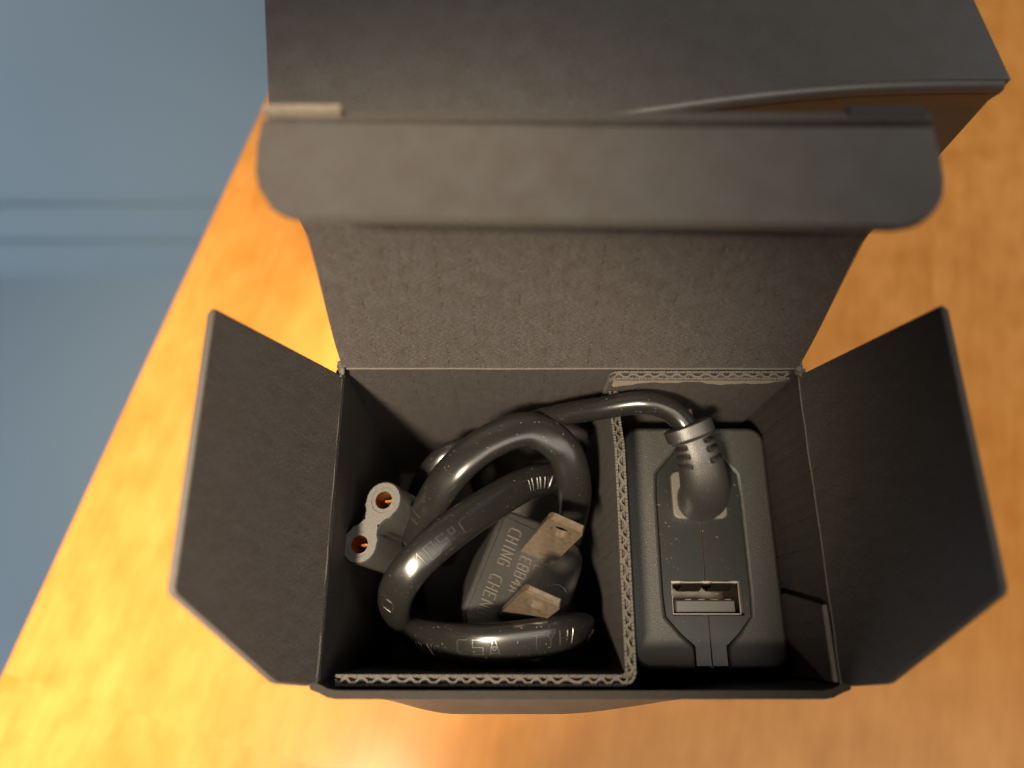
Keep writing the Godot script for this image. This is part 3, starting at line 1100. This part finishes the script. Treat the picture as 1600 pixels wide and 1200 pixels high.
func build_cord() -> void:
	var o := thing("mains_lead", "flat black mains lead coiled up with its two-blade plug in the wide compartment", "power cord", P(-4, 171, -14))
	var V := func(l: Array) -> Array:
		var out := []
		for q in l:
			out.append(Vector3(q[0], TOP - q[1], q[2]))
		return out
	var a := 2.75
	var b := 1.7
	var e := 2.35
	# four visible turns of the coil, one lead
	var A: Array = V.call([[-19.5, 150, -6.0], [-17.8, 128, -9.97], [-15.65, 118, -13.3], [-13.15, 111, -17.4], [-9.2, 106.3, -22.4], [-3.9, 105, -26.8], [2.4, 105, -29.0], [7.7, 106.4, -26.4], [9.7, 110, -21.2], [9.7, 117, -16.7], [9.0, 126, -12.5], [6.0, 140, -8.0]])
	var Bp: Array = V.call([[9.0, 140, -26.5], [11.96, 127, -24.0], [9.3, 120, -24.6], [3.3, 113, -22.65], [-2.9, 108, -18.4], [-8.4, 104.6, -13.98], [-12.75, 103.6, -10.07], [-15.9, 105.2, -6.4], [-17.5, 110.5, -3.6], [-18.2, 119, -1.7], [-18.4, 129, -0.9], [-17.6, 134, -0.2]])
	var C: Array = V.call([[-17.6, 134, -0.2], [-17.3, 127.5, 0.0], [-15.6, 118.5, 0.4], [-12.5, 112, 0.95], [-8.2, 108, 1.5], [-3.1, 106.3, 1.7], [3.6, 106.6, 1.0], [7.9, 108.8, 0.2], [10.3, 113.5, 0.0], [11.0, 122, 0.3], [10.5, 136, 1.0]])
	var D: Array = V.call([[-19.4, 140, -13], [-17.6, 130, -18.5], [-15.0, 123.5, -23.8], [-11.6, 120.5, -27.6], [-7.8, 121.5, -29.0], [-5.2, 127, -26.4], [-3.2, 138, -21]])
	var fa := frames(A, [Vector3(-0.8, 0.6, 0.5), Vector3(-0.35, 1, 0.2), Vector3(-0.2, 1, 0.0), Vector3(0.2, 1, 0.1), Vector3(0.8, 0.7, 0.2)], 150)
	var fb := frames(Bp, [Vector3(-0.2, 0.8, 0.6), Vector3(-0.2, 1, 0.5), Vector3(-0.15, 1, 0.45), Vector3(-0.55, 1, 0.6), Vector3(-1, 0.35, 0.5)], 150)
	var fc := frames(C, [Vector3(-1, 0.3, 0.35), Vector3(-0.5, 1, 0.5), Vector3(0.0, 1, 0.35), Vector3(0.3, 1, 0.4), Vector3(1, 0.4, 0.3)], 150)
	var fd := frames(D, [Vector3(-0.8, 1, 0.2), Vector3(-0.4, 1, 0.6), Vector3(0, 1, 0.6), Vector3(0.5, 1, 0.2)], 90)
	var seam := func(_t: float, th: float) -> float:
		# a shallow valley runs between the two cores
		var q := absf(wrapf(th - PI / 2.0, -PI, PI))
		return 1.0 - 0.02 * exp(-pow(q / 0.30, 2.0))
	for f in [fa, fb, fc, fd]:
		part("cable", sweep(f, a, b, e, 44, M.pvc, null, seam), o, "", Transform3D())
	# raised writing on the jacket
	part("lettering", lettering("105oC", 2.05, 0.95, on_cable(fb, 0.612, 0.25, a, b, e, -1.0), 0.155, M.print, 0.11), o, "raised 105 °C on the jacket", Transform3D())
	part("lettering", lettering("300V", 1.9, 0.95, on_cable(fb, 0.385, 0.0, a, b, e, -1.0), 0.10, M.print, 0.06), o, "", Transform3D())
	part("lettering", lettering("VW", 1.9, 0.95, on_cable(fb, 0.27, 0.0, a, b, e, -1.0), 0.10, M.print, 0.06), o, "", Transform3D())
	part("lettering", lettering("C)", 1.9, 0.95, on_cable(fb, 0.715, 0.0, a, b, e, -1.0), 0.10, M.print, 0.06), o, "", Transform3D())
	part("lettering", lettering("HENG", 1.8, 0.8, on_cable(fc, 0.30, -0.9, a, b, e, 1.0), 0.10, M.print, 0.06), o, "", Transform3D())
	part("lettering", lettering("CS^", 2.0, 1.05, on_cable(fc, 0.41, 0.1, a, b, e, 1.0), 0.15, M.print, 0.11), o, "raised CSA mark on the jacket", Transform3D())
	part("lettering", lettering("TYPE", 2.0, 0.95, on_cable(fc, 0.54, 0.1, a, b, e, 1.0), 0.12, M.print, 0.075), o, "", Transform3D())
	part("lettering", lettering("H", 2.0, 1.0, on_cable(fc, 0.69, 0.1, a, b, e, 1.0), 0.12, M.print, 0.075), o, "", Transform3D())
	part("lettering", lettering("II", 1.9, 0.9, on_cable(fa, 0.36, 0.9, a, b, e, 1.0), 0.13, M.print), o, "", Transform3D())
	part("lettering", lettering("II", 1.9, 0.9, on_cable(fa, 0.29, 0.9, a, b, e, 1.0), 0.13, M.print), o, "", Transform3D())

	build_connector(o)
	build_plug(o)


func build_connector(o: Node3D) -> void:
	# figure-of-eight connector standing on end, its face upwards
	var p1 := Vector3(-19.5, TOP - 108, -18.7)
	var p2 := Vector3(-22.9, TOP - 108, -12.2)
	var mid := (p1 + p2) / 2.0
	var axis := Vector3(-0.24, 1.0, -0.05).normalized()
	var ex := (p2 - p1).normalized()
	ex = (ex - axis * ex.dot(axis)).normalized()
	var ey := axis.cross(ex)
	var L := 20.0
	var f := Transform3D(Basis(ex, ey, axis), (mid - axis * L) * U)
	# outline: two lobes with a notch between them on both sides
	var poly := PackedVector2Array()
	var c := 3.67
	var r := 2.95
	for k in 15:
		var t := lerpf(-118.0, 118.0, k / 14.0)
		poly.append(Vector2(c, 0) + Vector2.from_angle(deg_to_rad(t)) * r)
	poly.append_array(PackedVector2Array([Vector2(1.75, 2.55), Vector2(1.2, 1.95), Vector2(0.4, 1.62), Vector2(-0.4, 1.62), Vector2(-1.2, 1.95), Vector2(-1.75, 2.55)]))
	for k in 15:
		var t := lerpf(62.0, 298.0, k / 14.0)
		poly.append(Vector2(-c, 0) + Vector2.from_angle(deg_to_rad(t)) * r)
	poly.append_array(PackedVector2Array([Vector2(-1.75, -2.55), Vector2(-1.2, -1.95), Vector2(-0.4, -1.62), Vector2(0.4, -1.62), Vector2(1.2, -1.95), Vector2(1.75, -2.55)]))
	# side wall
	var pc := ccw(poly)
	var n := pc.size()
	var side := st_new(true)
	var top := inset(pc, 0.25)
	for i in n:
		var j := (i + 1) % n
		quad(side, v3(pc[i], 0), v3(pc[j], 0), v3(pc[j], L - 0.25), v3(pc[i], L - 0.25))
		quad(side, v3(pc[i], L - 0.25), v3(pc[j], L - 0.25), v3(top[j], L), v3(top[i], L))
	# face with two round holes: each half is a ring between a hole and its share of the outline
	var face := st_new(false)
	var hr := 1.35
	var m := 64
	for s in [1.0, -1.0]:
		var cut := PackedVector2Array([Vector2(0, -9), Vector2(9 * s, -9), Vector2(9 * s, 9), Vector2(0, 9)])
		var part_of: PackedVector2Array = Geometry2D.intersect_polygons(top, cut)[0]
		var ctr := Vector2(c * s, 0)
		var ring := []
		for k in m:
			var d := Vector2.from_angle(TAU * k / m)
			var far := 0.0
			for i in part_of.size():
				var hit = Geometry2D.segment_intersects_segment(ctr, ctr + d * 20.0, part_of[i], part_of[(i + 1) % part_of.size()])
				if hit != null:
					far = maxf(far, ctr.distance_to(hit)) if far == 0.0 else minf(far, ctr.distance_to(hit))
			ring.append(ctr + d * far)
		for k in m:
			var k2 := (k + 1) % m
			var d1 := Vector2.from_angle(TAU * k / m)
			var d2 := Vector2.from_angle(TAU * k2 / m)
			# a shallow moulded ring round each hole
			var q := [[hr, -0.12], [hr + 0.55, -0.12], [hr + 0.62, 0.0]]
			for g in 2:
				quad(face, v3(ctr + d1 * q[g][0], L + q[g][1]), v3(ctr + d1 * q[g + 1][0], L + q[g + 1][1]), v3(ctr + d2 * q[g + 1][0], L + q[g + 1][1]), v3(ctr + d2 * q[g][0], L + q[g][1]))
			quad(face, v3(ctr + d1 * (hr + 0.62), L), v3(ring[k], L), v3(ring[k2], L), v3(ctr + d2 * (hr + 0.62), L))
	var fm := mat("connector_face", Color(0.031, 0.029, 0.026), 0.6)
	dust_on(fm, M.dust)
	fm.heightmap_enabled = true
	fm.heightmap_texture = M.dusty.heightmap_texture
	fm.heightmap_scale = 0.008
	triplanar(fm, 75.0)
	var con := part("connector", done([side, M.moulded, face, fm]), o, "two-hole figure of eight connector", f)
	for s in [1.0, -1.0]:
		var st := st_new(true)
		for k in 24:
			var d1 := Vector2.from_angle(TAU * k / 24) * hr + Vector2(c * s, 0)
			var d2 := Vector2.from_angle(TAU * (k + 1) / 24) * hr + Vector2(c * s, 0)
			quad(st, v3(d1, L - 0.12), v3(d2, L - 0.12), v3(d2, L - 5.0), v3(d1, L - 5.0))
			tri(st, v3(d2, L - 5.0), v3(d1, L - 5.0), Vector3(c * s, 0, L - 5.0))
		# split contact sleeve
		part("socket", done([st, M.copper]), con, "copper lined contact hole", f)
		var sl := st_new(false)
		bx(sl, Vector3(c * s - 0.3, 0.5, L - 3.4), Vector3(0.35, 1.5, 4.6), Basis(Vector3(0, 0, 1), 0.5))
		part("contact", done([sl, M.copper]), con, "", f)
	# the lead leaves at the foot
	var foot := []
	for i in 6:
		foot.append(mid - axis * (L + i * 2.2 - 0.5) + Vector3(0.25 * i * i * 0.4, 0, 0))
	part("strain_relief", sweep(frames(foot, [ey, ey], 20), 3.6, 2.6, 2.2, 24, M.moulded, func(t): return lerpf(1.0, 0.75, t)), con, "", Transform3D())


func build_plug(o: Node3D) -> void:
	var w := Vector3(0.9102, -0.1584, 0.3826)
	var s := Vector3(-0.3305, 0.2790, 0.9016)
	var a := Vector3(0.2496, 0.9471, -0.2016)
	var org := Vector3(2.24, TOP - 115.72, -6.42)
	# local: x = along the blades' width, y = along the row, z = out of the face (w x s points into the plug, so mirror the row)
	var f := Transform3D(Basis(w, -s, a), org * U)
	var poly := PackedVector2Array([Vector2(-6.6, 10.9), Vector2(-0.5, 11.4), Vector2(4.2, 10.9), Vector2(6.3, 9.9), Vector2(7.4, 8.4), Vector2(7.7, 6.6), Vector2(7.6, -4.0), Vector2(6.6, -8.6), Vector2(5.2, -10.4), Vector2(-5.4, -10.6), Vector2(-7.2, -9.4), Vector2(-8.2, -7.0), Vector2(-8.2, 6.4), Vector2(-7.8, 9.6)])
	var body := plate(poly, 16.0, 0.7, M.moulded, M.moulded, 3)
	var plug := part("plug", body, o, "two-blade mains plug with raised writing on its face", f * Transform3D(Basis(), Vector3(0, 0, -16.0) * U))
	# a raised field carries the writing
	part("writing_field", plate(PackedVector2Array([Vector2(-7.2, 9.4), Vector2(1.9, 9.4), Vector2(1.9, -8.6), Vector2(-6.4, -9.2), Vector2(-7.4, -7.6)]), 0.45, 0.12, M.moulded, M.moulded, 2, false), plug, "", f * Transform3D(Basis(), Vector3(0, 0, -0.25) * U))
	var on := func(x: float, y: float, x0: float, y0: float) -> Array:
		# reads along -y, letters stand towards +x
		return [Vector3(y0 + y, -(x0 + x), 0.2), Vector3(0, 0, 1)]
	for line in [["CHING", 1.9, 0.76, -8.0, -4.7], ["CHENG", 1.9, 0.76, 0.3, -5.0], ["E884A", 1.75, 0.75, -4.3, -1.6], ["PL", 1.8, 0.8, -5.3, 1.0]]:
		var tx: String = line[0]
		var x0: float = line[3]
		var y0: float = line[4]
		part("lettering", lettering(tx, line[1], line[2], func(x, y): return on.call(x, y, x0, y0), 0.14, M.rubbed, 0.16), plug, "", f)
	var ring := st_new(true)
	for k in 28:
		var d1 := Vector2.from_angle(TAU * k / 28)
		var d2 := Vector2.from_angle(TAU * (k + 1) / 28)
		var c := Vector2(5.0, 0.6)
		var q := [[1.75, -0.02], [1.85, 0.14], [2.1, 0.14], [2.2, -0.02]]
		for g in 3:
			quad(ring, v3(c + d1 * q[g][0], q[g][1]), v3(c + d1 * q[g + 1][0], q[g + 1][1]), v3(c + d2 * q[g + 1][0], q[g + 1][1]), v3(c + d2 * q[g][0], q[g][1]))
	part("round_mark", done([ring, M.moulded]), plug, "", f)
	# blades
	for k in [-1.0, 1.0]:
		part("blade", blade_mesh(), plug, "tarnished metal blade with a hole near its tip", f * Transform3D(Basis(), Vector3(0, 5.65 * k, 0) * U))
	# the cable leaves the far side
	var back := []
	for i in 6:
		back.append(org - a * (15.5 + i * 2.6) + Vector3(-0.2 * i * i, 0, 0.1 * i * i))
	part("strain_relief", sweep(frames(back, [s, s], 20), 4.4, 3.4, 2.3, 24, M.moulded, func(t): return lerpf(1.0, 0.7, t)), plug, "", Transform3D())


func blade_mesh() -> ArrayMesh:
	# width along x, thickness along y, length along z; the last stretch carries the hole
	var W := 2.8
	var T := 0.56
	var L := 16.0
	var st := st_new(false)
	var hc := Vector2(0, 12.6)
	var hr := 1.6
	var z0 := 9.4
	var tip := PackedVector2Array([Vector2(-W, z0), Vector2(W, z0), Vector2(W, 14.6), Vector2(W - 0.25, 15.35), Vector2(-W + 0.25, 15.35), Vector2(-W, 14.6)])
	var m := 72
	var ring := []
	for k in m:
		var d := Vector2.from_angle(TAU * k / m)
		var far := 20.0
		for i in tip.size():
			var hit = Geometry2D.segment_intersects_segment(hc, hc + d * 20.0, tip[i], tip[(i + 1) % tip.size()])
			if hit != null:
				far = minf(far, hc.distance_to(hit))
		ring.append(hc + d * far)
	var at := func(p: Vector2, y: float) -> Vector3: return Vector3(p.x, y, p.y)
	for k in m:
		var k2 := (k + 1) % m
		var d1 := hc + Vector2.from_angle(TAU * k / m) * hr
		var d2 := hc + Vector2.from_angle(TAU * k2 / m) * hr
		quad(st, at.call(d1, -T), at.call(ring[k], -T), at.call(ring[k2], -T), at.call(d2, -T))
		quad(st, at.call(d1, T), at.call(d2, T), at.call(ring[k2], T), at.call(ring[k], T))
		quad(st, at.call(d1, T), at.call(d1, -T), at.call(d2, -T), at.call(d2, T))
	# chamfered tip
	var q := [Vector2(-W, 14.6), Vector2(-W + 0.25, 15.35), Vector2(W - 0.25, 15.35), Vector2(W, 14.6)]
	var zt := L
	quad(st, Vector3(q[1].x, -T, q[1].y), Vector3(q[2].x, -T, q[2].y), Vector3(q[2].x - 0.3, -0.3, zt), Vector3(q[1].x + 0.3, -0.3, zt))
	quad(st, Vector3(q[2].x, T, q[2].y), Vector3(q[1].x, T, q[1].y), Vector3(q[1].x + 0.3, 0.3, zt), Vector3(q[2].x - 0.3, 0.3, zt))
	quad(st, Vector3(q[1].x + 0.3, -0.3, zt), Vector3(q[2].x - 0.3, -0.3, zt), Vector3(q[2].x - 0.3, 0.3, zt), Vector3(q[1].x + 0.3, 0.3, zt))
	for sx: float in [-1.0, 1.0]:
		var x := W * sx
		var xe := (W - 0.25) * sx
		var xt := (W - 0.55) * sx
		var r := [Vector3(x, -T, -1.0), Vector3(x, T, -1.0), Vector3(x, T, 14.6), Vector3(x, -T, 14.6), Vector3(xe, T, 15.35), Vector3(xe, -T, 15.35), Vector3(xt, 0.3, zt), Vector3(xt, -0.3, zt)]
		if sx > 0:
			quad(st, r[0], r[1], r[2], r[3])
			quad(st, r[3], r[2], r[4], r[5])
			quad(st, r[5], r[4], r[6], r[7])
		else:
			quad(st, r[1], r[0], r[3], r[2])
			quad(st, r[2], r[3], r[5], r[4])
			quad(st, r[4], r[5], r[7], r[6])
	quad(st, Vector3(-W, -T, -1), Vector3(W, -T, -1), Vector3(W, -T, z0), Vector3(-W, -T, z0))
	quad(st, Vector3(W, T, -1), Vector3(-W, T, -1), Vector3(-W, T, z0), Vector3(W, T, z0))
	return done([st, M.nickel])
